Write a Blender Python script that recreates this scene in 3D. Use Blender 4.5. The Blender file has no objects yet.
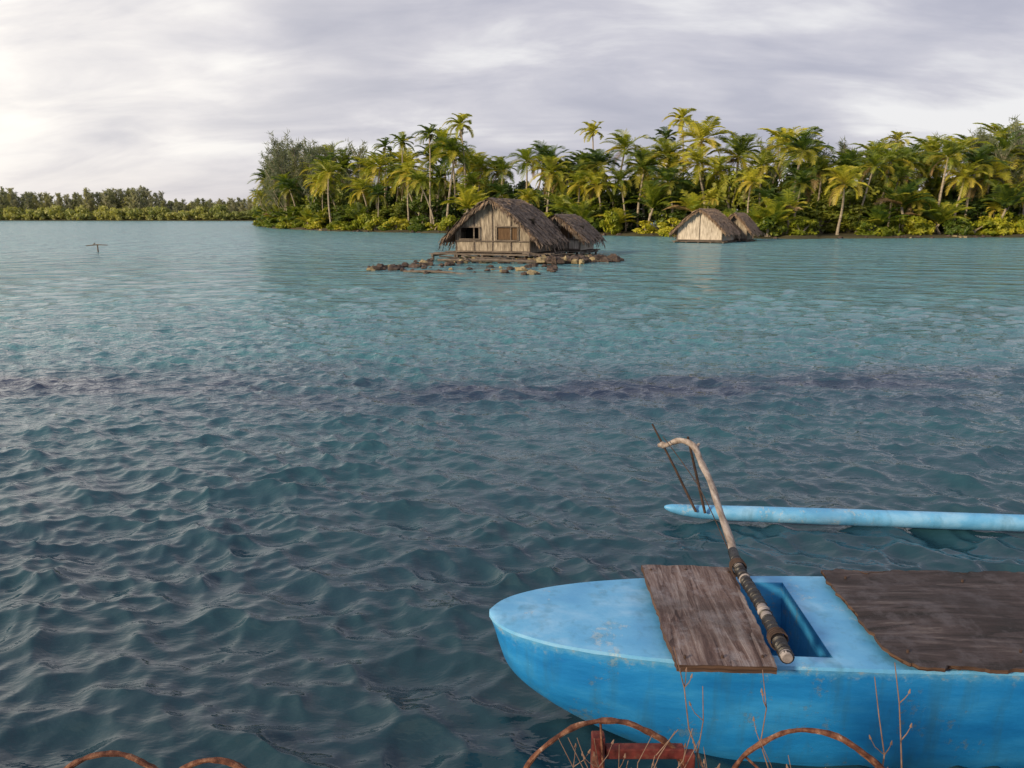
import bpy, math, random
import numpy as np
from mathutils import Vector, Matrix, Quaternion, noise as mnoise
from bisect import bisect

random.seed(7); np.random.seed(7)
scene = bpy.context.scene
COL = scene.collection
R = math.radians

# ------------------------------------------------------------------ helpers
def new_mat(name):
    m = bpy.data.materials.new(name); m.use_nodes = True
    nt = m.node_tree; nt.nodes.clear()
    out = nt.nodes.new('ShaderNodeOutputMaterial')
    return m, nt, out

def N(nt, typ, **kw):
    n = nt.nodes.new(typ)
    for k, v in kw.items():
        if k in n.inputs: n.inputs[k].default_value = v
        else: setattr(n, k, v)
    return n

def L(nt, a, b): nt.links.new(a, b)

def ramp(nt, stops, interp='LINEAR'):
    r = nt.nodes.new('ShaderNodeValToRGB'); cr = r.color_ramp
    cr.interpolation = interp
    while len(cr.elements) < len(stops): cr.elements.new(0.5)
    for e, (p, c) in zip(cr.elements, stops):
        e.position = p; e.color = (c[0], c[1], c[2], 1)
    return r

def mix(nt, fac, a, b, blend='MIX'):
    m = nt.nodes.new('ShaderNodeMix'); m.data_type = 'RGBA'; m.blend_type = blend
    for idx, v in ((0, fac), (6, a), (7, b)):
        if hasattr(v, 'is_output'): nt.links.new(v, m.inputs[idx])
        elif idx == 0: m.inputs[0].default_value = v
        else: m.inputs[idx].default_value = (v[0], v[1], v[2], 1)
    return m.outputs[2]

def math_n(nt, op, a, b=None, clamp=False):
    m = nt.nodes.new('ShaderNodeMath'); m.operation = op; m.use_clamp = clamp
    for i, v in enumerate((a, b)):
        if v is None: continue
        if hasattr(v, 'is_output'): nt.links.new(v, m.inputs[i])
        else: m.inputs[i].default_value = v
    return m.outputs[0]

def maprange(nt, v, a, b, c=0.0, d=1.0):
    n = N(nt, 'ShaderNodeMapRange'); n.inputs[1].default_value = a; n.inputs[2].default_value = b; n.inputs[3].default_value = c; n.inputs[4].default_value = d
    L(nt, v, n.inputs[0]); return n.outputs[0]

class MB:
    """mesh builder"""
    def __init__(s): s.v = []; s.f = []; s.m = []
    def add(s, verts, faces, mat=0):
        o = len(s.v); s.v.extend([tuple(v) for v in verts])
        for f in faces: s.f.append(tuple(i + o for i in f)); s.m.append(mat)
    def box(s, lo, hi, mat=0, M=None, jit=0.0):
        x0, y0, z0 = lo; x1, y1, z1 = hi
        vs = [Vector((x, y, z)) for z in (z0, z1) for y in (y0, y1) for x in (x0, x1)]
        if jit: vs = [v + Vector([random.uniform(-jit, jit) for _ in range(3)]) for v in vs]
        if M is not None: vs = [M @ v for v in vs]
        s.add(vs, [(0, 2, 3, 1), (4, 5, 7, 6), (0, 1, 5, 4), (2, 6, 7, 3), (0, 4, 6, 2), (1, 3, 7, 5)], mat)
    def tube(s, pts, rads, n=8, mat=0, cap=True):
        pts = [Vector(p) for p in pts]
        rings = []
        up = Vector((0, 0, 1))
        prev = None
        for i, p in enumerate(pts):
            if i == 0: d = pts[1] - p
            elif i == len(pts) - 1: d = p - pts[i - 1]
            else: d = pts[i + 1] - pts[i - 1]
            d.normalize()
            if prev is None:
                a = up if abs(d.z) < 0.9 else Vector((1, 0, 0))
                u = d.cross(a).normalized()
            else:
                u = (prev - d * prev.dot(d)).normalized()
            prev = u
            w = d.cross(u)
            r = rads[i] if hasattr(rads, '__len__') else rads
            rings.append([p + (u * math.cos(2 * math.pi * k / n) + w * math.sin(2 * math.pi * k / n)) * r for k in range(n)])
        vs = [v for r_ in rings for v in r_]
        fs = []
        for i in range(len(pts) - 1):
            for k in range(n):
                a = i * n + k; b = i * n + (k + 1) % n
                fs.append((a, b, b + n, a + n))
        if cap:
            fs.append(tuple(range(n - 1, -1, -1)))
            fs.append(tuple(range((len(pts) - 1) * n, len(pts) * n)))
        s.add(vs, fs, mat)
    def mesh(s, name, mats, smooth=True, angle=40):
        me = bpy.data.meshes.new(name)
        me.from_pydata(s.v, [], s.f)
        for m in mats: me.materials.append(m)
        me.polygons.foreach_set('material_index', s.m)
        if smooth:
            me.polygons.foreach_set('use_smooth', [True] * len(s.f))
            me.update()
            try: me.set_sharp_from_angle(angle=R(angle))
            except Exception: pass
        me.update()
        return me
    def obj(s, name, mats, parent=None, smooth=True, angle=40):
        return mk(name, s.mesh(name, mats, smooth, angle), parent)

def mk(name, me, parent=None, loc=(0, 0, 0), rz=0.0, sc=1.0):
    o = bpy.data.objects.new(name, me); COL.objects.link(o)
    o.location = loc; o.rotation_euler = (0, 0, rz)
    o.scale = (sc, sc, sc) if not hasattr(sc, '__len__') else sc
    if parent: o.parent = parent
    return o

def empty(name, loc=(0, 0, 0), rz=0.0):
    o = bpy.data.objects.new(name, None); COL.objects.link(o)
    o.location = loc; o.rotation_euler = (0, 0, rz); o.empty_display_size = 0.3
    return o

# ------------------------------------------------------------------ camera
cam_d = bpy.data.cameras.new('Camera'); cam = bpy.data.objects.new('Camera', cam_d); COL.objects.link(cam)
cam_d.sensor_width = 36; cam_d.lens = 36 * 760 / 1024
cam.location = (0, 0, 2.0); cam.rotation_euler = (R(90 - 12.5), 0, 0)
cam_d.clip_start = 0.05; cam_d.clip_end = 12000
scene.camera = cam
scene.view_settings.view_transform = 'Standard'
try: scene.view_settings.look = 'None'
except Exception: pass
scene.view_settings.exposure = 0

# ------------------------------------------------------------------ sun + world
to_sun = Vector((-0.74, -0.58, 0.34)).normalized()
sd = bpy.data.lights.new('sun', 'SUN'); sd.energy = 4.8; sd.angle = R(7.0); sd.color = (1.0, 0.80, 0.53)
so = bpy.data.objects.new('sun', sd); COL.objects.link(so)
so.rotation_euler = (-to_sun).to_track_quat('-Z', 'Y').to_euler(); so.location = (-20, -10, 20)

w = bpy.data.worlds.new('World'); scene.world = w; w.use_nodes = True
nt = w.node_tree; nt.nodes.clear()
wo = nt.nodes.new('ShaderNodeOutputWorld')
sky = nt.nodes.new('ShaderNodeTexSky'); sky.sky_type = 'NISHITA'; sky.sun_disc = False
sky.sun_elevation = math.asin(to_sun.z); sky.sun_rotation = math.atan2(to_sun.x, to_sun.y) % (2 * math.pi)
bg1 = N(nt, 'ShaderNodeBackground', Strength=0.10); L(nt, sky.outputs[0], bg1.inputs[0])
tc = nt.nodes.new('ShaderNodeTexCoord')
nrm = N(nt, 'ShaderNodeVectorMath', operation='NORMALIZE'); L(nt, tc.outputs['Generated'], nrm.inputs[0])
sep = nt.nodes.new('ShaderNodeSeparateXYZ'); L(nt, nrm.outputs[0], sep.inputs[0])
zc = math_n(nt, 'MAXIMUM', sep.outputs[2], 0.0)
zz = math_n(nt, 'ADD', zc, 0.30)
px = math_n(nt, 'DIVIDE', sep.outputs[0], zz); py = math_n(nt, 'DIVIDE', sep.outputs[1], zz)
cmb = nt.nodes.new('ShaderNodeCombineXYZ')
L(nt, math_n(nt, 'MULTIPLY', px, 1.1), cmb.inputs[0]); L(nt, math_n(nt, 'MULTIPLY', py, 1.7), cmb.inputs[1])
n1 = N(nt, 'ShaderNodeTexNoise', Scale=0.9, Detail=6.0, Roughness=0.46, Distortion=0.25); L(nt, cmb.outputs[0], n1.inputs['Vector'])
mp = N(nt, 'ShaderNodeMapping'); mp.inputs['Location'].default_value = (5.3, 2.1, 0); mp.inputs['Rotation'].default_value = (0, 0, 0.30); mp.inputs['Scale'].default_value = (0.9, 1.3, 1)
L(nt, cmb.outputs[0], mp.inputs[0])
n2 = N(nt, 'ShaderNodeTexNoise', Scale=2.0, Detail=8.0, Roughness=0.55, Distortion=0.4); L(nt, mp.outputs[0], n2.inputs['Vector'])
fac = math_n(nt, 'ADD', math_n(nt, 'MULTIPLY', n1.outputs[0], 0.68), math_n(nt, 'MULTIPLY', n2.outputs[0], 0.32))
# brighter break in the cloud high to the right
g2 = N(nt, 'ShaderNodeVectorMath', operation='DOT_PRODUCT'); L(nt, nrm.outputs[0], g2.inputs[0]); g2.inputs[1].default_value = Vector((0.42, 0.87, 0.235)).normalized()
brk = math_n(nt, 'POWER', math_n(nt, 'MAXIMUM', g2.outputs['Value'], 0.0), 45.0)
fac = math_n(nt, 'ADD', fac, math_n(nt, 'MULTIPLY', brk, 0.055))
cr = ramp(nt, [(0.40, (0.41, 0.42, 0.52)), (0.475, (0.51, 0.51, 0.60)), (0.53, (0.63, 0.62, 0.69)), (0.60, (0.90, 0.89, 0.90))])
L(nt, fac, cr.inputs[0])
gd = Vector((-0.72, 0.66, 0.17)).normalized()
dp = N(nt, 'ShaderNodeVectorMath', operation='DOT_PRODUCT'); L(nt, nrm.outputs[0], dp.inputs[0]); dp.inputs[1].default_value = gd
gl = math_n(nt, 'POWER', math_n(nt, 'MAXIMUM', dp.outputs['Value'], 0.0), 8.0)
glf = math_n(nt, 'MULTIPLY', gl, math_n(nt, 'ADD', math_n(nt, 'MULTIPLY', n2.outputs[0], 1.5), 0.15), True)
c1 = mix(nt, glf, cr.outputs[0], (1.25, 1.18, 1.08))
hz = math_n(nt, 'POWER', math_n(nt, 'SUBTRACT', 1.0, zc, True), 18.0)
c2 = mix(nt, math_n(nt, 'MULTIPLY', hz, 0.5, True), c1, (0.75, 0.69, 0.70))
bg2 = N(nt, 'ShaderNodeBackground', Strength=1.0); L(nt, c2, bg2.inputs[0])
ms = nt.nodes.new('ShaderNodeMixShader'); ms.inputs[0].default_value = 0.93
L(nt, bg1.outputs[0], ms.inputs[1]); L(nt, bg2.outputs[0], ms.inputs[2]); L(nt, ms.outputs[0], wo.inputs[0])

# ------------------------------------------------------------------ materials
def leaf_mat(name, c_dark, c_mid, c_light, trans=0.35, scale=0.8):
    m, nt, out = new_mat(name)
    oi = nt.nodes.new('ShaderNodeObjectInfo'); geo = nt.nodes.new('ShaderNodeNewGeometry')
    n = N(nt, 'ShaderNodeTexNoise', Scale=scale, Detail=2.0); L(nt, geo.outputs['Position'], n.inputs['Vector'])
    f = math_n(nt, 'ADD', math_n(nt, 'MULTIPLY', n.outputs[0], 0.7), math_n(nt, 'MULTIPLY', geo.outputs['Random Per Island'], 0.25))
    f = math_n(nt, 'ADD', f, math_n(nt, 'MULTIPLY', math_n(nt, 'SUBTRACT', oi.outputs['Random'], 0.5), 0.6))
    r = ramp(nt, [(0.2, c_dark), (0.48, c_mid), (0.8, c_light)]); L(nt, f, r.inputs[0])
    p = N(nt, 'ShaderNodeBsdfPrincipled', Roughness=0.5); L(nt, r.outputs[0], p.inputs['Base Color'])
    t = nt.nodes.new('ShaderNodeBsdfTranslucent'); L(nt, mix(nt, 1.0, r.outputs[0], (1.15, 1.2, 0.5), 'MULTIPLY'), t.inputs[0])
    ms = nt.nodes.new('ShaderNodeMixShader'); ms.inputs[0].default_value = trans
    L(nt, p.outputs[0], ms.inputs[1]); L(nt, t.outputs[0], ms.inputs[2]); L(nt, ms.outputs[0], out.inputs[0])
    return m

def noise_mat(name, stops, scale=(1, 1, 1), nscale=5.0, detail=8.0, rough=0.8, bump=0.3, bdist=0.01, dist=0.0, spec=0.3, coord='Object'):
    m, nt, out = new_mat(name)
    tc = nt.nodes.new('ShaderNodeTexCoord'); mp = nt.nodes.new('ShaderNodeMapping'); mp.inputs['Scale'].default_value = scale
    L(nt, tc.outputs[coord], mp.inputs[0])
    n = N(nt, 'ShaderNodeTexNoise', Scale=nscale, Detail=detail, Roughness=0.62, Distortion=dist); L(nt, mp.outputs[0], n.inputs['Vector'])
    r = ramp(nt, stops); L(nt, n.outputs[0], r.inputs[0])
    p = N(nt, 'ShaderNodeBsdfPrincipled', Roughness=rough); p.inputs['Specular IOR Level'].default_value = spec
    L(nt, r.outputs[0], p.inputs['Base Color'])
    b = N(nt, 'ShaderNodeBump', Strength=bump, Distance=bdist); L(nt, n.outputs[0], b.inputs['Height']); L(nt, b.outputs[0], p.inputs['Normal'])
    L(nt, p.outputs[0], out.inputs[0])
    return m

M_palm = leaf_mat('palm_leaf', (0.045, 0.090, 0.014), (0.20, 0.25, 0.024), (0.50, 0.46, 0.05), 0.42, 0.45)
M_palm_y = leaf_mat('palm_leaf_yellow', (0.18, 0.19, 0.02), (0.40, 0.36, 0.04), (0.60, 0.48, 0.08), 0.42, 0.6)
M_dead = leaf_mat('palm_leaf_dry', (0.12, 0.08, 0.035), (0.24, 0.16, 0.07), (0.34, 0.24, 0.11), 0.2, 0.8)
M_broad = leaf_mat('broad_leaf', (0.026, 0.055, 0.012), (0.09, 0.14, 0.020), (0.26, 0.28, 0.035), 0.34, 0.4)
M_bush = leaf_mat('bush_leaf', (0.07, 0.12, 0.012), (0.26, 0.30, 0.022), (0.52, 0.47, 0.04), 0.38, 0.7)
M_casu = leaf_mat('casuarina_needles', (0.085, 0.110, 0.070), (0.15, 0.175, 0.105), (0.25, 0.265, 0.155), 0.4, 0.3)
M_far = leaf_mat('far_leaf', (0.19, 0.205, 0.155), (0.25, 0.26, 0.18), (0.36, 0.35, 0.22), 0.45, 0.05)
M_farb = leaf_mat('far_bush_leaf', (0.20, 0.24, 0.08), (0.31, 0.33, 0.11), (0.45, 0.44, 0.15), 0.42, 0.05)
M_trunk = noise_mat('palm_bark', [(0.3, (0.14, 0.115, 0.09)), (0.6, (0.36, 0.31, 0.24)), (0.8, (0.48, 0.42, 0.34))], (1, 1, 4), 2.0)
M_thatch = noise_mat('thatch', [(0.3, (0.042, 0.030, 0.024)), (0.5, (0.13, 0.098, 0.078)), (0.7, (0.27, 0.22, 0.18))], (1, 1, 1), 9.0, bump=0.8, bdist=0.04)
M_thatch2 = noise_mat('thatch_sunbleached', [(0.25, (0.12, 0.08, 0.05)), (0.5, (0.24, 0.17, 0.12)), (0.75, (0.40, 0.31, 0.23))], (1, 1, 1), 9.0, bump=0.8, bdist=0.04)
M_panel = noise_mat('woven_panel', [(0.32, (0.09, 0.07, 0.055)), (0.5, (0.25, 0.215, 0.17)), (0.68, (0.44, 0.385, 0.31))], (5, 5, 0.9), 2.4, bump=0.5)
M_panel_l = noise_mat('limed_panel', [(0.3, (0.20, 0.165, 0.13)), (0.5, (0.44, 0.39, 0.33)), (0.7, (0.64, 0.58, 0.50))], (5, 5, 0.9), 2.4, bump=0.4)
M_shutter = noise_mat('shutter_wood', [(0.3, (0.06, 0.034, 0.018)), (0.7, (0.14, 0.085, 0.045))], (6, 6, 1), 4.0)
M_plank = noise_mat('grey_plank', [(0.3, (0.05, 0.04, 0.034)), (0.7, (0.20, 0.165, 0.135))], (1, 6, 6), 3.0)
M_dark = noise_mat('dark_interior', [(0.3, (0.01, 0.009, 0.008)), (0.7, (0.03, 0.026, 0.022))], (1, 1, 1), 3.0)  # near-black colour paints the shade inside the huts
M_rock = noise_mat('rock', [(0.3, (0.022, 0.016, 0.014)), (0.55, (0.075, 0.055, 0.046)), (0.8, (0.19, 0.145, 0.12))], (1, 1, 1), 5.0, bump=1.0, bdist=0.06)
M_coral = noise_mat('coral_stone', [(0.3, (0.12, 0.095, 0.055)), (0.7, (0.38, 0.31, 0.18))], (1, 1, 1), 5.0, bump=1.0, bdist=0.06)
M_soil = noise_mat('island_soil', [(0.3, (0.03, 0.03, 0.015)), (0.6, (0.08, 0.07, 0.035)), (0.85, (0.22, 0.18, 0.11))], (1, 1, 1), 0.4, bump=0.4, bdist=0.2)
M_bank = noise_mat('bank_soil', [(0.3, (0.04, 0.03, 0.02)), (0.7, (0.16, 0.12, 0.09))], (1, 1, 1), 6.0, bump=0.6, bdist=0.03)
M_rust = noise_mat('rusty_iron', [(0.3, (0.030, 0.012, 0.010)), (0.48, (0.10, 0.038, 0.024)), (0.62, (0.20, 0.10, 0.062)), (0.74, (0.42, 0.33, 0.28))], (1, 1, 1), 45.0, bump=1.0, bdist=0.005, rough=0.85)
M_redrust = noise_mat('red_painted_iron', [(0.3, (0.04, 0.012, 0.010)), (0.52, (0.12, 0.022, 0.02)), (0.7, (0.16, 0.08, 0.055))], (1, 1, 1), 22.0, bump=0.7, bdist=0.003, rough=0.7)
M_twig = noise_mat('dry_stem', [(0.3, (0.08, 0.045, 0.032)), (0.7, (0.27, 0.18, 0.14))], (1, 1, 1), 20.0)
M_pole = noise_mat('boom_driftwood', [(0.3, (0.12, 0.095, 0.08)), (0.5, (0.27, 0.225, 0.20)), (0.75, (0.48, 0.43, 0.40))], (14, 2.5, 14), 3.0, bump=0.9, bdist=0.008)
M_tape = noise_mat('black_wrapping', [(0.35, (0.006, 0.006, 0.008)), (0.7, (0.028, 0.026, 0.028)), (0.85, (0.10, 0.09, 0.09))], (3, 25, 3), 3.0, rough=0.42, bump=0.8, bdist=0.006, spec=0.5)
M_tape2 = noise_mat('worn_wrapping', [(0.35, (0.16, 0.14, 0.14)), (0.7, (0.40, 0.37, 0.37))], (3, 25, 3), 6.0, rough=0.6, bump=0.5)
M_stick = noise_mat('dark_stick', [(0.3, (0.02, 0.012, 0.010)), (0.7, (0.09, 0.06, 0.05))], (1, 1, 1), 12.0)
M_nail = noise_mat('nail_iron', [(0.3, (0.02, 0.012, 0.01)), (0.7, (0.08, 0.05, 0.04))], (1, 1, 1), 40.0)

def paint_mat(name, base, dark, lite, chip=0.6, thr=0.345, chipcol=(0.22, 0.24, 0.24), streak=(1.2, 3, 4), rim=False):
    m, nt, out = new_mat(name)
    tc = nt.nodes.new('ShaderNodeTexCoord')
    mp = N(nt, 'ShaderNodeMapping'); mp.inputs['Scale'].default_value = streak; L(nt, tc.outputs['Object'], mp.inputs[0])
    a = N(nt, 'ShaderNodeTexNoise', Scale=2.6, Detail=9.0, Roughness=0.6, Distortion=0.2); L(nt, mp.outputs[0], a.inputs['Vector'])
    r = ramp(nt, [(0.3, dark), (0.5, base), (0.72, lite)]); L(nt, a.outputs[0], r.inputs[0])
    sc = N(nt, 'ShaderNodeTexNoise', Scale=26.0, Detail=10.0, Roughness=0.78); L(nt, tc.outputs['Object'], sc.inputs['Vector'])
    big = N(nt, 'ShaderNodeTexNoise', Scale=4.0, Detail=5.0); L(nt, tc.outputs['Object'], big.inputs['Vector'])
    msk = math_n(nt, 'MULTIPLY', sc.outputs[0], big.outputs[0])
    sp = nt.nodes.new('ShaderNodeSeparateXYZ'); L(nt, tc.outputs['Object'], sp.inputs[0])
    mro = maprange(nt, msk, thr, thr + 0.03)
    col = mix(nt, math_n(nt, 'MULTIPLY', mro, chip), r.outputs[0], chipcol)
    dr_m = N(nt, 'ShaderNodeMapping'); dr_m.inputs['Scale'].default_value = (14, 14, 1.5); L(nt, tc.outputs['Object'], dr_m.inputs[0])
    dr = N(nt, 'ShaderNodeTexNoise', Scale=1.0, Detail=6.0, Roughness=0.6); L(nt, dr_m.outputs[0], dr.inputs['Vector'])
    dmo = maprange(nt, dr.outputs[0], 0.52, 0.72)
    col = mix(nt, math_n(nt, 'MULTIPLY', dmo, 0.38), col, (0.03, 0.10, 0.13))
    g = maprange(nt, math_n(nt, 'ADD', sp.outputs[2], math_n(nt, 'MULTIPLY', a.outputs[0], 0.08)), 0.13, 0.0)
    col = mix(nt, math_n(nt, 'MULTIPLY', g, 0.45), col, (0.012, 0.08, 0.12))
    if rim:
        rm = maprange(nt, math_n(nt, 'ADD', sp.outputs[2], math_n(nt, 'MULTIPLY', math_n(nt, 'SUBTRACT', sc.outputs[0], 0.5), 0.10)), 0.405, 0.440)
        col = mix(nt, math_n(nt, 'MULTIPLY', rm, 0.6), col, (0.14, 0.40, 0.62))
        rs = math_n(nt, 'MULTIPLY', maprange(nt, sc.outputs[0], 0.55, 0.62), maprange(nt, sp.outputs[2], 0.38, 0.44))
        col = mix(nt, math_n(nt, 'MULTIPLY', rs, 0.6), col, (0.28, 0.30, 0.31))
    p = N(nt, 'ShaderNodeBsdfPrincipled', Roughness=0.42); L(nt, col, p.inputs['Base Color'])
    L(nt, maprange(nt, a.outputs[0], 0, 1, 0.32, 0.7), p.inputs['Roughness'])
    b = N(nt, 'ShaderNodeBump', Strength=0.45, Distance=0.005)
    bb = N(nt, 'ShaderNodeTexNoise', Scale=9.0, Detail=8.0, Roughness=0.6); L(nt, mp.outputs[0], bb.inputs['Vector'])
    hh = math_n(nt, 'SUBTRACT', bb.outputs[0], math_n(nt, 'MULTIPLY', mro, 0.25)); L(nt, hh, b.inputs['Height'])
    L(nt, b.outputs[0], p.inputs['Normal']); L(nt, p.outputs[0], out.inputs[0])
    return m
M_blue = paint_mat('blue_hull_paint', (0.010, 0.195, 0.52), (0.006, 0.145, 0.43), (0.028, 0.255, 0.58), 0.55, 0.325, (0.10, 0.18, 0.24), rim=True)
M_blue_l = paint_mat('blue_deck_paint', (0.115, 0.365, 0.64), (0.075, 0.30, 0.58), (0.25, 0.48, 0.72), 0.5, 0.315, (0.40, 0.48, 0.52), (1.5, 2.2, 2))
M_blue_in = paint_mat('blue_inner_paint', (0.035, 0.26, 0.54), (0.02, 0.18, 0.42), (0.07, 0.33, 0.60))

def board_mat(name, axis, stops, lite, lite_amt, gr=16, stain=0.55):
    m, nt, out = new_mat(name)
    tc = nt.nodes.new('ShaderNodeTexCoord')
    mp = N(nt, 'ShaderNodeMapping'); mp.inputs['Scale'].default_value = (1.0, gr, 6) if axis == 'X' else (gr, 1.0, 6)
    L(nt, tc.outputs['Object'], mp.inputs[0])
    a = N(nt, 'ShaderNodeTexNoise', Scale=2.4, Detail=12.0, Roughness=0.75, Distortion=0.4); L(nt, mp.outputs[0], a.inputs['Vector'])
    mp2 = N(nt, 'ShaderNodeMapping'); mp2.inputs['Scale'].default_value = (0.5, 6, 2) if axis == 'X' else (6, 0.5, 2)
    L(nt, tc.outputs['Object'], mp2.inputs[0])
    wv = N(nt, 'ShaderNodeTexNoise', Scale=1.0, Detail=3.0, Distortion=0.5); L(nt, mp2.outputs[0], wv.inputs['Vector'])
    rings = math_n(nt, 'FRACT', math_n(nt, 'MULTIPLY', wv.outputs[0], 9.0))
    rings = math_n(nt, 'POWER', rings, 2.5)
    h = math_n(nt, 'SUBTRACT', math_n(nt, 'MULTIPLY', a.outputs[0], 1.12), math_n(nt, 'MULTIPLY', rings, 0.16))
    r = ramp(nt, stops); L(nt, h, r.inputs[0])
    pn = N(nt, 'ShaderNodeTexNoise', Scale=6.0, Detail=11.0, Roughness=0.76); L(nt, tc.outputs['Object'], pn.inputs['Vector'])
    col = mix(nt, math_n(nt, 'MULTIPLY', maprange(nt, pn.outputs[0], 0.49, 0.60), lite_amt), r.outputs[0], lite)
    st_ = N(nt, 'ShaderNodeTexNoise', Scale=2.8, Detail=8.0, Roughness=0.65); mo = N(nt, 'ShaderNodeMapping'); mo.inputs['Location'].default_value = (3, 8, 1)
    L(nt, tc.outputs['Object'], mo.inputs[0]); L(nt, mo.outputs[0], st_.inputs['Vector'])
    col = mix(nt, math_n(nt, 'MULTIPLY', maprange(nt, st_.outputs[0], 0.50, 0.62), stain), col, (0.022, 0.013, 0.012))
    p = N(nt, 'ShaderNodeBsdfPrincipled', Roughness=0.75); L(nt, col, p.inputs['Base Color'])
    b = N(nt, 'ShaderNodeBump', Strength=1.0, Distance=0.010); L(nt, h, b.inputs['Height'])
    b2_ = N(nt, 'ShaderNodeBump', Strength=0.6, Distance=0.008); L(nt, pn.outputs[0], b2_.inputs['Height']); L(nt, b.outputs[0], b2_.inputs['Normal'])
    L(nt, b2_.outputs[0], p.inputs['Normal']); L(nt, p.outputs[0], out.inputs[0])
    return m
M_board1 = board_mat('weathered_board', 'Y', [(0.32, (0.024, 0.012, 0.012)), (0.44, (0.080, 0.047, 0.043)), (0.56, (0.155, 0.112, 0.105)), (0.70, (0.30, 0.26, 0.26))], (0.25, 0.235, 0.26), 0.6, 13)
M_board2 = board_mat('dark_plywood', 'X', [(0.32, (0.006, 0.004, 0.004)), (0.45, (0.020, 0.013, 0.014)), (0.58, (0.046, 0.033, 0.035)), (0.72, (0.14, 0.12, 0.12))], (0.085, 0.076, 0.088), 0.7, 7, 0.5)
M_boardedge = noise_mat('board_edge', [(0.3, (0.02, 0.012, 0.010)), (0.7, (0.13, 0.075, 0.05))], (1, 1, 30), 4.0)

# ------------------------------------------------------------------ water
def build_water():
    na = 860; nr = 1200
    u = np.linspace(0, 1, nr)
    rr = 1.0 / ((1 - u) / 1.75 + u / 140.0)
    rr = np.concatenate([rr[:-1], np.geomspace(140, 9000, 60)])
    nr = len(rr)
    ang = np.linspace(R(-56), R(56), na)
    RR, AA = np.meshgrid(rr, ang, indexing='ij')
    X = RR * np.sin(AA); Y = RR * np.cos(AA)
    dr = np.gradient(rr)[:, None] * np.ones_like(AA)
    da = RR * (ang[1] - ang[0])
    cell = np.maximum(dr, da)
    Z = np.zeros_like(X); DX = np.zeros_like(X); DY = np.zeros_like(X)
    rng = np.random.RandomState(41)
    nw = 150
    lam = np.exp(rng.uniform(math.log(0.08), math.log(1.7), nw))
    main = math.atan2(-0.86, -0.50)
    # gusts : slow variation of the chop over the lagoon
    gust = 1.0 + 0.22 * np.sin(0.9 * X + 0.5 * Y + 1.0) * np.sin(0.35 * X - 0.8 * Y) + 0.15 * np.sin(2.1 * X - 1.3 * Y)
    for l in lam:
        spread = 0.55 if l > 0.5 else 0.9
        th = rng.normal(0, spread) + main
        k = 2 * math.pi / l
        kx, ky = k * math.cos(th), k * math.sin(th)
        if l > 1.0: slope = 0.017
        elif l > 0.6: slope = 0.027
        elif l > 0.2: slope = 0.052
        else: slope = 0.044
        amp = slope / k
        ph = rng.uniform(0, 2 * math.pi)
        fade = np.clip((l / cell - 1.8) / 1.6, 0, 1) * gust
        arg = kx * X + ky * Y + ph
        gm = 0.6 + 0.7 * np.sin(0.13 * ky * X - 0.13 * kx * Y + 0.07 * (kx * X + ky * Y) + ph * 3)
        Z += fade * gm * amp * np.sin(arg)
        q = 0.85
        DX += fade * gm * q * amp * math.cos(th) * np.cos(arg)
        DY += fade * gm * q * amp * math.sin(th) * np.cos(arg)
    X = X + DX; Y = Y + DY
    co = np.stack([X, Y, Z], -1).reshape(-1, 3).astype(np.float32)
    idx = np.arange(nr * na).reshape(nr, na)
    a = idx[:-1, :-1].ravel(); b = idx[:-1, 1:].ravel(); c = idx[1:, 1:].ravel(); d = idx[1:, :-1].ravel()
    faces = np.stack([a, d, c, b], 1).astype(np.int32)
    me = bpy.data.meshes.new('lagoon_water')
    me.vertices.add(len(co)); me.vertices.foreach_set('co', co.ravel())
    nf = len(faces); me.loops.add(nf * 4); me.loops.foreach_set('vertex_index', faces.ravel())
    me.polygons.add(nf); me.polygons.foreach_set('loop_start', np.arange(nf, dtype=np.int32) * 4)
    me.polygons.foreach_set('use_smooth', np.ones(nf, dtype=bool))
    me.update(calc_edges=True)
    return me

m, nt, out = new_mat('lagoon_water')
geo = nt.nodes.new('ShaderNodeNewGeometry'); sp = nt.nodes.new('ShaderNodeSeparateXYZ'); L(nt, geo.outputs['Position'], sp.inputs[0])
pn = N(nt, 'ShaderNodeMapping'); pn.inputs['Scale'].default_value = (0.35, 1.0, 1); L(nt, geo.outputs['Position'], pn.inputs[0])
big = N(nt, 'ShaderNodeTexNoise', Scale=0.16, Detail=5.0, Roughness=0.6, Distortion=0.5); L(nt, pn.outputs[0], big.inputs['Vector'])
yy = math_n(nt, 'ADD', sp.outputs[1], math_n(nt, 'MULTIPLY', math_n(nt, 'SUBTRACT', big.outputs[0], 0.5), 3.0))
yn = maprange(nt, yy, 2.0, 50.0)
cr = ramp(nt, [(0.0, (0.011, 0.036, 0.053)), (0.05, (0.014, 0.048, 0.071)), (0.12, (0.022, 0.080, 0.113)), (0.20, (0.042, 0.145, 0.185)), (0.36, (0.068, 0.215, 0.255)), (1.0, (0.105, 0.265, 0.31))])
L(nt, yn, cr.inputs[0])
pn2 = N(nt, 'ShaderNodeMapping'); pn2.inputs['Scale'].default_value = (0.4, 1.5, 1); L(nt, geo.outputs['Position'], pn2.inputs[0])
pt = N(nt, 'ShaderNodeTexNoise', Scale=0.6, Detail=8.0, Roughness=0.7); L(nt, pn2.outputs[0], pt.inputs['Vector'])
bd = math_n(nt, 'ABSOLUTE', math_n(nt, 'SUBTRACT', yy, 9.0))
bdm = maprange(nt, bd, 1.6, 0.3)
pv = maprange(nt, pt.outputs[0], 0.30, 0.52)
fd = math_n(nt, 'ADD', math_n(nt, 'MULTIPLY', maprange(nt, pt.outputs[0], 0.48, 0.60), 0.20), math_n(nt, 'MULTIPLY', math_n(nt, 'MULTIPLY', bdm, pv), 0.80), True)
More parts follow.
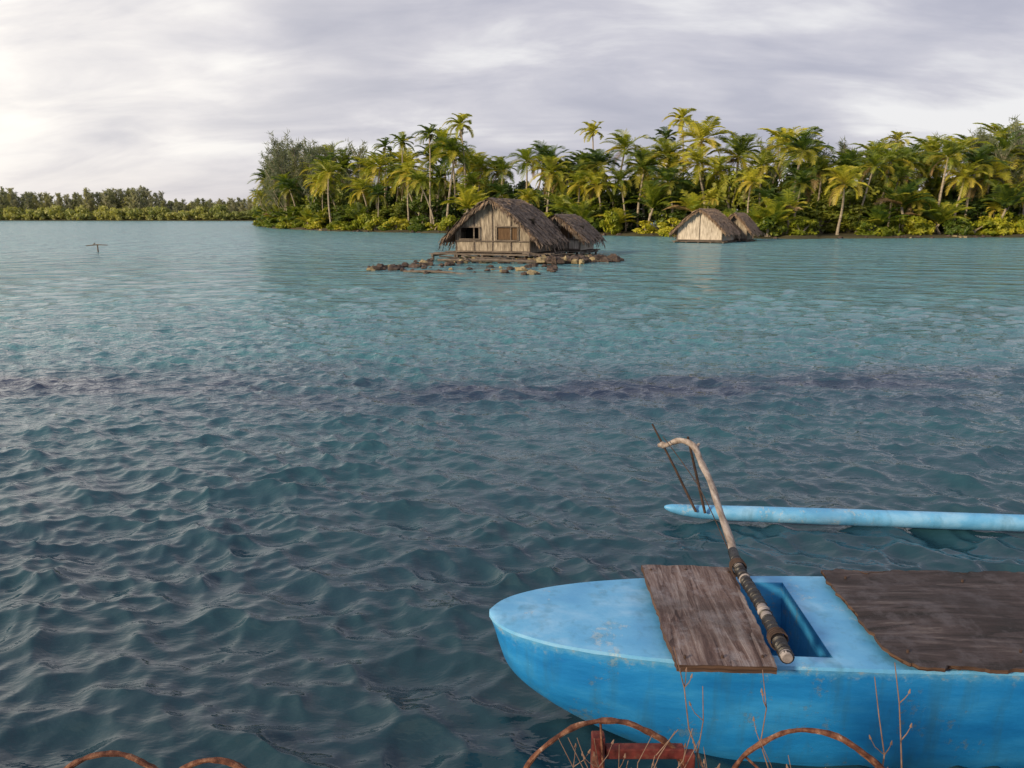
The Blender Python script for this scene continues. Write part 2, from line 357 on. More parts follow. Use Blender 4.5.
col = mix(nt, fd, cr.outputs[0], (0.018, 0.032, 0.070))
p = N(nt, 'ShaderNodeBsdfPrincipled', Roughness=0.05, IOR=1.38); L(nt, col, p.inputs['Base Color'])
L(nt, maprange(nt, sp.outputs[1], 9.0, 50.0, 0.04, 0.24), p.inputs['Roughness'])
mpb = N(nt, 'ShaderNodeMapping'); mpb.inputs['Rotation'].default_value = (0, 0, R(-22)); mpb.inputs['Scale'].default_value = (0.65, 1.25, 1)
L(nt, geo.outputs['Position'], mpb.inputs[0])
b1 = N(nt, 'ShaderNodeTexNoise', Scale=3.6, Detail=4.0, Roughness=0.62, Distortion=0.3); L(nt, mpb.outputs[0], b1.inputs['Vector'])
b2 = N(nt, 'ShaderNodeTexNoise', Scale=15.0, Detail=3.0, Roughness=0.55); L(nt, mpb.outputs[0], b2.inputs['Vector'])
b3 = N(nt, 'ShaderNodeTexNoise', Scale=0.75, Detail=3.0, Roughness=0.55, Distortion=0.2); L(nt, mpb.outputs[0], b3.inputs['Vector'])
bp1 = N(nt, 'ShaderNodeBump', Distance=0.15); L(nt, b1.outputs[0], bp1.inputs['Height']); L(nt, maprange(nt, sp.outputs[1], 5.0, 14.0, 0.12, 1.0), bp1.inputs['Strength'])
bp2 = N(nt, 'ShaderNodeBump', Strength=0.7, Distance=0.005); L(nt, b2.outputs[0], bp2.inputs['Height']); L(nt, bp1.outputs[0], bp2.inputs['Normal'])
bp3 = N(nt, 'ShaderNodeBump', Distance=1.3); L(nt, b3.outputs[0], bp3.inputs['Height']); L(nt, maprange(nt, sp.outputs[1], 10.0, 34.0), bp3.inputs['Strength']); L(nt, bp2.outputs[0], bp3.inputs['Normal'])
L(nt, bp3.outputs[0], p.inputs['Normal']); L(nt, p.outputs[0], out.inputs[0])
M_water = m
wme = build_water(); wme.materials.append(M_water); mk('lagoon_water', wme)

# ------------------------------------------------------------------ vegetation meshes
def palm_mesh(name, seed, H, lean=0.1, nf=24, Lf=3.1, wind=(-0.25, 0.0), trunk_r=0.15, young=False, lw=0.05):
    rnd = random.Random(seed); mb = MB()
    la = rnd.uniform(0, 2 * math.pi); lx, ly = math.cos(la) * lean * H, math.sin(la) * lean * H
    pts = []; rad = []
    for i in range(11):
        t = i / 10; s = t ** 1.6
        pts.append((lx * s + 0.12 * math.sin(t * 5 + seed), ly * s, H * t - (0.4 if i == 0 else 0)))
        rad.append(trunk_r * (1.35 if i == 0 else 1.0 - 0.4 * t))
    mb.tube(pts, rad, 7, 0)
    top = Vector(pts[-1])
    for k in range(nf):
        az = k * 2.39996 + rnd.uniform(-0.3, 0.3)
        age = k / nf
        pit = R(84) - age * R(112) + rnd.uniform(-0.2, 0.2)
        if young: pit = R(82) - age * R(62)
        Lk = Lf * rnd.uniform(0.78, 1.12) * (0.8 if age < 0.12 else 1)
        mat = 1
        if age > 0.92 and rnd.random() < 0.6: mat = 3
        elif age > 0.5 and rnd.random() < 0.3: mat = 2
        pos = top.copy(); ns = 9; step = Lk / ns
        rp = [pos.copy()]; dirs = []
        tw = rnd.uniform(-0.6, 0.6); bend = rnd.uniform(0.75, 1.2)
        for i in range(ns):
            h = Vector((math.cos(az) + wind[0] * (i / ns) * 2.2, math.sin(az) + wind[1] * (i / ns) * 1.8, 0)).normalized()
            d = h * math.cos(pit) + Vector((0, 0, math.sin(pit)))
            dirs.append(d.copy()); pos = pos + d * step; rp.append(pos.copy())
            pit -= R(9.0) * (0.45 + 1.1 * i / ns) * bend * (1.1 if not young else 0.8)
            pit = max(pit, R(-80))
        mb.tube(rp, [0.035 * (1 - 0.8 * i / ns) for i in range(ns + 1)], 3, mat, cap=False)
        nl = 19
        for j in range(2, nl + 1):
            t = j / nl; f = t * ns; i = min(int(f), ns - 1)
            base = rp[i].lerp(rp[i + 1], f - i); d = dirs[i]
            sd = d.cross(Vector((0, 0, 1)))
            if sd.length < 0.05: sd = Vector((-math.sin(az), math.cos(az), 0))
            sd.normalize(); upv = sd.cross(d)
            ll = Lk * 0.30 * math.sin(math.pi * min(1, 0.2 + 0.74 * t)) ** 0.7 * rnd.uniform(0.75, 1.15)
            for sg in (-1, 1):
                dirl = (sd * sg * 0.8 + d * 0.75 + upv * (0.28 + tw * sg * 0.5)).normalized()
                tip = base + dirl * ll * 0.55
                tip2 = tip + (dirl * 1.0 + Vector((wind[0] * 0.9, wind[1] * 0.9, -0.55))).normalized() * ll * 0.55
                wv = d * lw
                mb.add([base - wv, base + wv, tip + wv * 0.9, tip2, tip - wv * 0.9], [(0, 1, 2, 3, 4)], mat)
    if not young:
        for k in range(rnd.randint(3, 7)):
            a = rnd.uniform(0, 6.28); c = top + Vector((math.cos(a) * 0.22, math.sin(a) * 0.22, -0.25 - rnd.random() * 0.15))
            mb.tube([c + Vector((0, 0, -.12)), c + Vector((0, 0, -.06)), c + Vector((0, 0, .06)), c + Vector((0, 0, .12))], [0.03, .11, .11, .03], 5, 2)
    return mb.mesh(name, [M_trunk, M_palm, M_palm_y, M_dead], smooth=False)

def blob_tree(name, seed, H, Wd, nleaf, leaf, mats, lowfill=0.15, ncl=16):
    rnd = random.Random(seed); mb = MB()
    cl = []
    for k in range(ncl):
        a = rnd.uniform(0, 6.283); r = math.sqrt(rnd.random()) * Wd * 0.40
        zt = rnd.uniform(lowfill, 0.88); shrink = 1 - 0.55 * abs(zt - 0.5) * 2 * (1 if zt > 0.5 else 0.4)
        c = Vector((math.cos(a) * r * shrink, math.sin(a) * r * shrink, zt * H))
        rr = rnd.uniform(0.13, 0.24) * (Wd + H) * 0.5
        cl.append((c, rr))
        mb.tube([(0, 0, -0.2), Vector((c.x * .3, c.y * .3, c.z * .5)), c], [0.13, 0.08, 0.03], 4, 0, cap=False)
    for i in range(nleaf):
        c, rr = rnd.choice(cl)
        d = Vector((rnd.gauss(0, 1), rnd.gauss(0, 1), rnd.gauss(0, 1))).normalized()
        pos = c + Vector((d.x, d.y, d.z * 0.75)) * rr * (rnd.uniform(0.35, 1.0) ** 0.5) * rnd.uniform(0.85, 1.15)
        if pos.z < 0.05: pos.z = rnd.uniform(0.05, 0.5)
        nn = (d + Vector((rnd.gauss(0, .6), rnd.gauss(0, .6), rnd.gauss(0.3, .6)))).normalized()
        u = nn.orthogonal().normalized(); q = Quaternion(nn, rnd.uniform(0, 6.28)); u = q @ u; v = nn.cross(u)
        s = leaf * rnd.uniform(0.6, 1.3)
        mb.add([pos - u * s, pos + v * s * 0.45, pos + u * s, pos - v * s * 0.45], [(0, 1, 2, 3)], 1)
    return mb.mesh(name, [M_trunk] + mats, smooth=False)

def casuarina_mesh(name, seed, H, mat, n_limb=34, per=44, wid=0.045, spread=0.20, tmat=None):
    rnd = random.Random(seed); mb = MB()
    bend = rnd.uniform(-0.6, 0.6)
    def tp(t): return Vector((bend * t * t, 0.25 * math.sin(t * 4 + seed), H * 0.86 * t))
    mb.tube([tp(i / 8) - Vector((0, 0, .3 if i == 0 else 0)) for i in range(9)], [0.17 * (1 - 0.9 * i / 8) for i in range(9)], 6, 0)
    for k in range(n_limb):
        t = 0.10 + 0.88 * (k + rnd.random()) / n_limb
        a = rnd.uniform(0, 6.283); ll = H * spread * (1.2 - 0.75 * t) * rnd.uniform(0.5, 1.4)
        b = tp(t); e = b + Vector((math.cos(a) * ll * .75, math.sin(a) * ll * .75, ll * rnd.uniform(0.6, 1.5)))
        mb.tube([b, (b + e) * 0.5 + Vector((0, 0, -0.08)), e], [0.045, 0.03, 0.012], 3, 0, cap=False)
        for j in range(per):
            s = 1.12 * rnd.random() ** 0.7
            sg = 0.13 * (1.2 - s * .6)
            p0 = b.lerp(e, s) + Vector((rnd.gauss(0, sg), rnd.gauss(0, sg), rnd.gauss(0, sg))) * H / 11 * 1.5
            d = Vector((rnd.gauss(0, 0.45) - 0.35, rnd.gauss(0, 0.45), rnd.uniform(-0.5, 1.1))).normalized()
            l2 = rnd.uniform(0.4, 0.85) * H / 11
            sd = d.orthogonal().normalized() * wid * H / 11
            mb.add([p0 - sd, p0 + sd, p0 + d * l2], [(0, 1, 2)], 1)
    return mb.mesh(name, [tmat or M_trunk, mat], smooth=False)

rnd = random.Random(5)
palms = [palm_mesh('palm_mesh_%d' % i, 20 + i, H, lean, nf, Lf, wind) for i, (H, lean, nf, Lf, wind) in enumerate([
    (7.0, 0.10, 23, 3.0, (-0.35, 0.1)), (7.6, 0.20, 21, 3.1, (-0.25, 0)), (6.2, 0.05, 25, 2.9, (-0.35, -0.1)),
    (8.2, 0.14, 20, 2.9, (-0.5, 0.0)), (5.2, 0.18, 23, 3.0, (-0.3, 0.1)), (6.8, 0.28, 21, 3.2, (-0.4, 0.1))])]
tall = [palm_mesh('tall_palm_mesh_%d' % i, 60 + i, 11.0, 0.05, 17, 2.0, (-0.7 + i * .25, 0.0), 0.12) for i in range(3)]
young = [palm_mesh('young_palm_mesh_%d' % i, 80 + i, 0.9 + i * 1.3, 0.05, 16, 2.9, (-0.2, 0), 0.14, True) for i in range(2)]
shrubs = [blob_tree('shrub_mesh_%d' % i, 100 + i, 2.6, 3.6, 1100, 0.24, [M_bush], 0.1, 12) for i in range(3)]
broads = [blob_tree('broad_mesh_%d' % i, 110 + i, 7.0, 5.5, 2300, 0.32, [M_broad], 0.12, 20) for i in range(3)]
casus = [casuarina_mesh('casuarina_mesh_%d' % i, 120 + i, 11.0, M_casu) for i in range(4)]
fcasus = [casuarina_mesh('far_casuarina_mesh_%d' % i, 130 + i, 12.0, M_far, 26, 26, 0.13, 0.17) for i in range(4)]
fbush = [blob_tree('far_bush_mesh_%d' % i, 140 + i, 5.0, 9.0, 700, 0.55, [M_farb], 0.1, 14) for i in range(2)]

shore = [(-62, 185), (-49, 150), (-38, 124), (-24, 102), (-8.5, 90), (3, 83), (13, 77), (22, 68), (34, 70), (48, 73), (62, 76), (85, 82), (120, 95)]
def shore_y(x):
    for (x0, y0), (x1, y1) in zip(shore[:-1], shore[1:]):
        if x0 <= x <= x1: return y0 + (y1 - y0) * (x - x0) / (x1 - x0)
    return shore[0][1] if x < shore[0][0] else shore[-1][1]
def hsc(x):
    return 1.0 + 0.14 * min(1, max(0, (12 - x) / 40.0))

mb = MB(); xs = np.linspace(-62, 120, 120)
rows = []
for k, (dy, z) in enumerate([(-1.6, -0.35), (-0.3, 0.05), (0.8, 0.22), (4, 0.35), (20, 0.6), (60, 0.6)]):
    rows.append([(x + (0 if k > 3 else 0.5 * math.sin(x * 2.1 + k)), shore_y(x) + dy + 0.6 * math.sin(x * 0.9) * (k < 4) + 0.3 * math.sin(x * 2.7), z + 0.05 * math.sin(x * 3 + k)) for x in xs])
vs = [v for r_ in rows for v in r_]; n = len(xs)
mb.add(vs, [(i * n + j, i * n + j + 1, (i + 1) * n + j + 1, (i + 1) * n + j) for i in range(5) for j in range(n - 1)])
mb.obj('island_ground', [M_soil])
mb = MB(); xs = np.linspace(-700, 700, 140)
rows = [[(x, 300 + 8 * math.sin(x * 0.02) + dy + 2 * math.sin(x * .3), z) for x in xs] for dy, z in [(-4, -0.3), (0, 0.25), (8, 0.6), (120, 1.0)]]
vs = [v for r_ in rows for v in r_]; n = len(xs)
mb.add(vs, [(i * n + j, i * n + j + 1, (i + 1) * n + j + 1, (i + 1) * n + j) for i in range(3) for j in range(n - 1)])
mb.obj('far_shore_ground', [M_soil])

for (x, y, h, v) in [(-9.9, 96, 11.2, 0), (-5.5, 94, 12.0, 1), (9.8, 94, 11.3, 0), (17.6, 93, 10.4, 2), (19.9, 91, 12.2, 1), (-14.8, 104, 10.9, 2), (-17.5, 108, 10.8, 0), (31.2, 94, 10.4, 2), (45, 92, 10.0, 1)]:
    mk('palm_tree', tall[v], None, (x, y, 0.4), rnd.uniform(-0.5, 0.5), h / 11.0)
x = -46.0
while x < 72:
    sy = shore_y(x); i = rnd.randrange(6)
    mk('palm_tree', palms[i], None, (x + rnd.uniform(-.6, .6), sy + rnd.uniform(2.0, 5.5), 0.3), rnd.uniform(-1.2, 1.2), rnd.choice((rnd.uniform(0.42, 0.7), rnd.uniform(.7, .98))) * hsc(x))
    x += rnd.uniform(1.7, 3.2)
grove = empty('palm_grove', (0, 0, 0))
for row, (dy, sc0, sc1, st) in enumerate([(8, 0.78, 1.10, 2.6), (14, 0.92, 1.24, 2.9)]):
    x = -50.0
    while x < 76:
        s = rnd.uniform(sc0, sc1) * hsc(x)
        mk('palm', palms[rnd.randrange(6)], grove, (x, shore_y(x) + dy + rnd.uniform(-2, 2), 0.4), rnd.uniform(-1.5, 1.5), s)
        x += rnd.uniform(0.7, 1.3) * st
under = empty('coastal_undergrowth', (0, 0, 0))
x = -52.0
while x < 76:
    sy = shore_y(x)
    if rnd.random() < 0.6: mk('shrub', rnd.choice(shrubs), under, (x, sy + rnd.uniform(1.0, 2.2), 0.0), rnd.uniform(0, 6), (rnd.uniform(.7, 1.2), rnd.uniform(.7, 1.1), rnd.uniform(.4, 1.1)))
    if rnd.random() < 0.40: mk('young_palm', rnd.choice(young), under, (x + .5, sy + rnd.uniform(0.8, 3), 0.2), rnd.uniform(0, 6), rnd.uniform(.7, 1.2))
    x += rnd.uniform(1.1, 2.1)
for dy, h0, h1, st in [(6.5, .35, .7, 3.2), (12, .7, .95, 3.4), (20, .85, 1.12, 3.4)]:
    x = -52.0
    while x < 76:
        mk('broadleaf', rnd.choice(broads), under, (x, shore_y(x) + dy + rnd.uniform(-1.5, 1.5), 0.2), rnd.uniform(0, 6), (rnd.uniform(.8, 1.1), rnd.uniform(.8, 1.1), rnd.uniform(h0, h1) * hsc(x)))
        x += rnd.uniform(.7, 1.3) * st
for (x, dy, s) in [(-44, 3, 1.0), (-42, 5, 1.1), (-40, 6, 1.25), (-37.5, 5, 1.34), (-35.5, 8, 1.24), (-33.5, 6, 1.3), (-31.5, 9, 1.18), (-29.5, 7, 1.15), (-35, 13, 1.35), (-39, 12, 1.3), (-27, 10, 1.15), (-24.5, 12, 1.15), (-46, 5, .95), (-22, 13, 1.1), (-41, 3, 1.15), (-38.5, 3, 1.2), (-36.5, 3.5, 1.15),
                   (48, 8, .98), (50, 10, 1.02), (52.5, 8, 1.05), (55, 11, 1.06), (58, 9, 1.02), (60, 12, 1.02), (46, 14, .98), (63, 12, 1.05), (40, 16, .94), (43, 17, .97), (67, 10, 1.0), (34, 18, .94), (28, 18, .92), (37, 17, .95), (48.5, 5, .8), (51.5, 5, .85), (54, 6, .85)]:
    mk('casuarina_tree', rnd.choice(casus), None, (x, shore_y(x) + dy, 0.3), rnd.uniform(0, 6), s)
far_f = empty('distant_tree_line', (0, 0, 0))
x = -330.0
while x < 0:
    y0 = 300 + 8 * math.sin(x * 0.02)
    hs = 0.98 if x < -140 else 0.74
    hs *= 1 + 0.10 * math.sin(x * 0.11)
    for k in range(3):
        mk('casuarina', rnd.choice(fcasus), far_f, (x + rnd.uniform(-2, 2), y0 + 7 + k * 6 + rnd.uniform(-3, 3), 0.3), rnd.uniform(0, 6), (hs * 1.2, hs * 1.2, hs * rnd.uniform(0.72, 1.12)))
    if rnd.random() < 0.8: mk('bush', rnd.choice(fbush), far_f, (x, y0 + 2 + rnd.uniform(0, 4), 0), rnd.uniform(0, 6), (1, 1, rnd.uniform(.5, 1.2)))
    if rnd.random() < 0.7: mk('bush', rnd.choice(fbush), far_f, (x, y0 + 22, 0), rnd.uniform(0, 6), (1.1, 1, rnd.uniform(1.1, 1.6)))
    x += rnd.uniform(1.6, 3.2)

# ------------------------------------------------------------------ huts
def hut(name, loc, rz, W, D, fl, wall, ridge, eave_w, eave_z, panel, th=M_thatch, windows=True, ovf=0.45, seed=1, plat=(0.6, 0.6), bow=1.3):
    rnd = random.Random(seed)
    root = empty(name, loc, rz)
    hw, hd = W / 2, D / 2
    mb = MB(); t = 0.05
    def roofz(x):
        tt = abs(x) / eave_w; return ridge - (ridge - eave_z) * tt ** bow
    z0, z1 = fl, min(wall, roofz(hw) - 0.06)
    def wall_x(y, openings):
        xs = sorted(set([-hw, hw] + [o[0] for o in openings] + [o[1] for o in openings] + list(np.linspace(-hw, hw, 9))))
        for a, b in zip(xs[:-1], xs[1:]):
            mid = (a + b) / 2; op = [o for o in openings if o[0] <= mid <= o[1]]
            ta, tb = roofz(a) - 0.05, roofz(b) - 0.05
            segs = [(z0, None)] if not op else [(z0, op[0][2]), (op[0][3], None)]
            for s0, s1 in segs:
                za, zb = (ta, tb) if s1 is None else (s1, s1)
                if za <= s0 + .01 and zb <= s0 + .01: continue
                vs = [(a, y - t / 2, s0), (b, y - t / 2, s0), (b, y - t / 2, zb), (a, y - t / 2, za), (a, y + t / 2, s0), (b, y + t / 2, s0), (b, y + t / 2, zb), (a, y + t / 2, za)]
                mb.add(vs, [(0, 1, 2, 3), (5, 4, 7, 6), (3, 2, 6, 7), (0, 4, 5, 1), (0, 3, 7, 4), (1, 5, 6, 2)])
    ops = [(-hw * .88, -hw * .36, fl + .62, fl + 1.12), (hw * 0.12, hw * .68, fl + .58, fl + 1.14)] if windows else []
    wall_x(-hd, ops); wall_x(hd, [])
    for sx in (-1, 1):
        if windows:
            mb.box((sx * hw - t / 2, -hd + .03, z0), (sx * hw + t / 2, -0.4, z1)); mb.box((sx * hw - t / 2, 0.4, z0), (sx * hw + t / 2, hd - .03, z1))
            mb.box((sx * hw - t / 2, -0.4, z0), (sx * hw + t / 2, 0.4, z0 + .45))
        else: mb.box((sx * hw - t / 2, -hd + .03, z0), (sx * hw + t / 2, hd - .03, z1))
    mb.obj('walls', [panel], root, smooth=False)
    mb = MB(); yf = -hd - t / 2 - 0.022
    for xx in (np.linspace(-hw, hw, 5) if windows else (-hw, 0, hw)):
        mb.box((xx - .028, yf - .02, z0 - .02), (xx + .028, yf + .018, max(z0 + .2, roofz(xx) - .1)), jit=.008)
    mb.box((-hw, yf - .048, z0 + .02), (hw, yf - .024, z0 + .08), jit=.008)
    if windows: mb.box((-hw, yf - .048, z0 + .50), (hw, yf - .024, z0 + .54), jit=.008)
    for o in ops:
        a, b, c, d = o
        mb.box((a - .05, yf - .075, c - .05), (b + .05, yf - .052, c)); mb.box((a - .05, yf - .075, d), (b + .05, yf - .052, d + .05))
        mb.box((a - .05, yf - .075, c + .002), (a, yf - .052, d - .002)); mb.box((b, yf - .075, c + .002), (b + .05, yf - .052, d - .002))
    mb.obj('frame', [M_plank], root, smooth=False)
    if windows:
        mb = MB(); a, b, c, d = ops[1]
        nb = 6
        for k in range(nb):
            xa = a + (b - a) * k / nb
            mb.box((xa + .004, -hd - .015, c + .01), (xa + (b - a) / nb - .004, -hd + .01, d - .01), jit=.003)
        mb.obj('window_shutter', [M_shutter], root, smooth=False)
        mb = MB(); mb.box((-hw + .1, -hd + .9, fl), (hw - .1, -hd + .95, wall + .3)); mb.obj('interior_shade_panel', [M_dark], root, smooth=False)  # near-black sheet stands in for the dark room behind the window
    mb = MB(); y0, y1 = -hd - ovf, hd + ovf; ns = 9
    for sx in (-1, 1):
        top = []; bot = []
        for k in range(ns + 1):
            tt = k / ns; xx = tt * eave_w; zz = roofz(xx)
            top.append((sx * xx, zz + .02)); bot.append((sx * xx * .97, zz - .12))
        for k in range(ns):
            (xa, za), (xb, zb) = top[k], top[k + 1]; (xc, zc_), (xd, zd) = bot[k], bot[k + 1]
            vs = [(xa, y0, za), (xb, y0, zb), (xb, y1, zb), (xa, y1, za), (xc, y0, zc_), (xd, y0, zd), (xd, y1, zd), (xc, y1, zc_)]
            mb.add(vs, [(0, 1, 2, 3), (7, 6, 5, 4), (0, 4, 5, 1), (3, 2, 6, 7), (1, 5, 6, 2)], 0)
        rowsn = 11
        for rr_ in range(rowsn + 1):
            tt = rr_ / rowsn; yv = y0 - .14
            while yv < y1 + .14:
                wd = rnd.uniform(.04, .12); ln = rnd.uniform(.25, .6) * (1.0 if rr_ < rowsn else rnd.uniform(.4, 1.3))
                xx = tt * eave_w; zz = roofz(xx) + .03 + rnd.uniform(0, .08)
                x2 = xx + ln * .8
                z2 = roofz(x2) + .03 + rnd.uniform(0, .12)
                if rr_ == rowsn: z2 = zz - ln * .9; x2 = xx + ln * .30
                sk = rnd.uniform(-.12, .12)
                vs = [(sx * xx, yv, zz), (sx * xx, yv + wd, zz), (sx * x2, yv + wd * .8 + sk, z2), (sx * (x2 + rnd.uniform(-.03, .06)), yv + wd * .2 + sk, z2 - rnd.uniform(0, .08))]
                mb.add(vs, [(0, 1, 2, 3)], 1 if rnd.random() < .22 else 0)
                yv += wd * .85
        for yy_, sg in ((y0, -1), (y1, 1)):
            for k in range(150):
                tt = rnd.random(); xx = tt * eave_w; zz = roofz(xx) + .04
                ln = rnd.uniform(.12, .5); wd = rnd.uniform(.025, .06)
                vs = [(sx * (xx - wd), yy_ + .03 * -sg, zz + .03), (sx * (xx + wd), yy_ + .03 * -sg, zz), (sx * (xx + wd * .5 + ln * .30), yy_ + sg * rnd.uniform(.02, .2), zz - ln)]
                mb.add(vs, [(0, 1, 2)], 1 if rnd.random() < .3 else 0)
    mb.tube([(0.02 * math.sin(k * 2.1), y0 - .05 + (y1 - y0 + .1) * k / 8, ridge + .04 + .035 * math.sin(k * 1.7)) for k in range(9)], .07, 7, 0)
    for k in range(150):
        yv = rnd.uniform(y0 - .1, y1); sx = rnd.choice((-1, 1)); ln = rnd.uniform(.2, .55); wd = .05
        mb.add([(0, yv - wd, ridge + .12), (0, yv + wd, ridge + .13), (sx * ln, yv + rnd.uniform(-.15, .1), roofz(ln) + rnd.uniform(.06, .16))], [(0, 1, 2)], 1 if rnd.random() < .3 else 0)
    mb.obj('thatched_roof', [th, M_thatch2], root, smooth=False)
    mb = MB(); px_, py_ = plat
    yv = -hd - py_
    while yv < hd + .3:
        mb.box((-hw - px_ + rnd.uniform(-.25, .15), yv, fl - .075), (hw + px_ * .6 + rnd.uniform(-.1, .25), yv + .15, fl - .035), jit=.012)
        yv += .19
    for xx in np.linspace(-hw - px_ + .15, hw + px_ * .5, 5):
        mb.box((xx - .05, -hd - py_ + .02, fl - .17), (xx + .05, hd + .2, fl - .085))
        for yv in (-hd - py_ + .12, 0, hd):
            mb.tube([(xx + rnd.uniform(-.06, .06), yv, -0.6), (xx, yv, fl - .175)], .06, 7)
    mb.obj('platform', [M_plank], root, smooth=False)
    return root

hut('thatched_hut', (-0.30, 36.9, 0), R(-20), 3.6, 3.4, 0.34, 1.55, 2.66, 2.30, 0.90, M_panel, seed=3, plat=(1.0, 0.9), bow=1.35)
hut('thatched_hut', (2.75, 40.2, 0), R(-22), 2.4, 2.4, 0.30, 1.2, 1.95, 1.50, 0.85, M_panel_l, seed=5, plat=(.3, .4))
hut('thatched_hut', (14.9, 59.5, 0), R(-30), 3.4, 3.4, 0.15, 1.3, 2.4, 2.05, 0.75, M_panel_l, th=M_thatch2, windows=False, seed=8, plat=(.3, .3))
hut('thatched_hut', (18.1, 62.0, 0), R(-30), 1.9, 2.2, 0.15, 1.3, 2.1, 1.30, 0.8, M_panel, th=M_thatch2, windows=False, seed=9, plat=(.2, .3))

# ------------------------------------------------------------------ rocks around the hut
def rock(mb, c, r, mat, rnd):
    n1_, n2_ = 7, 9; off = Vector((rnd.uniform(0, 99), rnd.uniform(0, 99), 0)); sx, sy, sz = rnd.uniform(.8, 1.5), rnd.uniform(.8, 1.2), rnd.uniform(.55, .95)
    vs = []
    for i in range(n1_ + 1):
        th = math.pi * i / n1_
        for j in range(n2_):
            ph = 2 * math.pi * j / n2_; d = Vector((math.sin(th) * math.cos(ph), math.sin(th) * math.sin(ph), math.cos(th)))
            k = 1 + .75 * mnoise.noise(d * 1.9 + off) + .25 * mnoise.noise(d * 5 + off)
            vs.append(Vector(c) + Vector((d.x * sx, d.y * sy, d.z * sz)) * r * k)
    fs = [(i * n2_ + j, (i + 1) * n2_ + j, (i + 1) * n2_ + (j + 1) % n2_, i * n2_ + (j + 1) % n2_) for i in range(n1_) for j in range(n2_)]
    mb.add(vs, fs, mat)
mb = MB(); rr_ = random.Random(12)
def scatter(x0, x1, y0, y1, n, s0, s1, zz=0.0):
    for _ in range(n):
        r = rr_.uniform(s0, s1)
        rock(mb, (rr_.uniform(x0, x1), rr_.uniform(y0, y1), zz + r * .12), r, 1 if rr_.random() < .17 else 0, rr_)
scatter(-2.8, 3.6, 33.0, 34.4, 80, .08, .20)
scatter(-2.2, 2.0, 33.6, 35.0, 30, .10, .24)
scatter(2.0, 4.7, 33.4, 37.5, 50, .08, .26)
scatter(1.0, 3.0, 32.2, 33.6, 46, .10, .26, .08)
scatter(-5.6, -3.4, 28.2, 31.0, 20, .08, .20)
scatter(-4.0, 0.2, 27.0, 30.5, 18, .05, .13)
scatter(0.0, 1.6, 26.0, 31.0, 12, .06, .20)
scatter(-4.5, -2.0, 31, 35, 22, .06, .17)
mb.obj('stone_weir', [M_rock, M_coral], None, smooth=True, angle=35)
mb = MB()
for _ in range(120):
    x = rr_.uniform(-40, 60); r = rr_.uniform(.10, .30)
    rock(mb, (x, shore_y(x) - rr_.uniform(-.5, .8), 0), r, 1 if rr_.random() < .15 else 0, rr_)
mb.obj('shore_rocks', [M_rock, M_coral], None, smooth=True, angle=35)
mb = MB(); mb.tube([(-3.9, 27.6, .03), (-3.0, 27.2, .06), (-2.2, 27.1, .03), (-1.6, 26.8, -.02)], [.04, .05, .045, .03], 7)
mb.tube([(-3.2, 33.2, .12), (-1.2, 32.7, .15), (1.0, 32.4, .10)], [.06, .07, .05], 7)
for k in range(16):
    a_ = Vector((rr_.uniform(-2.4, 2.6), rr_.uniform(32.6, 34.2), rr_.uniform(.1, .35))); b_ = a_ + Vector((rr_.uniform(-1.2, 1.2), rr_.uniform(-.3, .6), rr_.uniform(-.3, .15)))
    mb.tube([a_, (a_ + b_) / 2 + Vector((0, 0, .03)), b_], rr_.uniform(.02, .045), 6)
mb.obj('driftwood', [M_plank])
mb = MB(); mb.tube([(-23, 42.8, -.6), (-22.98, 42.8, .46)], .035, 7)
mb.tube([(-23.6, 42.75, .36), (-23, 42.75, .42), (-22.4, 42.75, .40)], [.028, .035, .022], 6)
mb.tube([(-23.25, 42.8, .38), (-23.1, 42.8, .52)], [.025, .025], 6)
mb.obj('wooden_stake', [M_plank])

# ------------------------------------------------------------------ outrigger canoe
canoe = empty('outrigger_canoe', (-0.09, 2.775, 0), math.atan2(-0.045, 1.43))
S = [0, .015, .05, .12, .27, .45, .66, 1.0, 1.43, 2.5, 3.4, 4.0, 4.4, 4.55]
Wd = [.012, .05, .10, .155, .225, .272, .308, .335, .348, .352, .32, .22, .09, .02]
ZB = [.33, .27, .225, .17, .080, -.01, -.09, -.17, -.20, -.20, -.17, -0.05, .12, .25]
OPEN = [(.78, 1.25), (1.60, 2.9)]
st = np.unique(np.round(np.concatenate([np.linspace(0, .15, 12), np.linspace(.15, .62, 14), [o for p_ in OPEN for o in p_], np.linspace(.7, 4.55, 44)]), 4))
def smooth_interp(x, xs, ys):
    i = min(max(bisect(xs, x) - 1, 0), len(xs) - 2)
    h = xs[i + 1] - xs[i]; t = (x - xs[i]) / h
    def sl(k):
        if k == 0: return (ys[1] - ys[0]) / (xs[1] - xs[0])
        if k == len(xs) - 1: return (ys[-1] - ys[-2]) / (xs[-1] - xs[-2])
        a = (ys[k] - ys[k - 1]) / (xs[k] - xs[k - 1]); b = (ys[k + 1] - ys[k]) / (xs[k + 1] - xs[k])
        return 0 if a * b <= 0 else 2 * a * b / (a + b)
    m0, m1 = sl(i), sl(i + 1)
    return (2*t**3-3*t**2+1)*ys[i] + (t**3-2*t**2+t)*h*m0 + (-2*t**3+3*t**2)*ys[i+1] + (t**3-t**2)*h*m1
ZD = 0.45
mb = MB(); prof = []
NP = 14
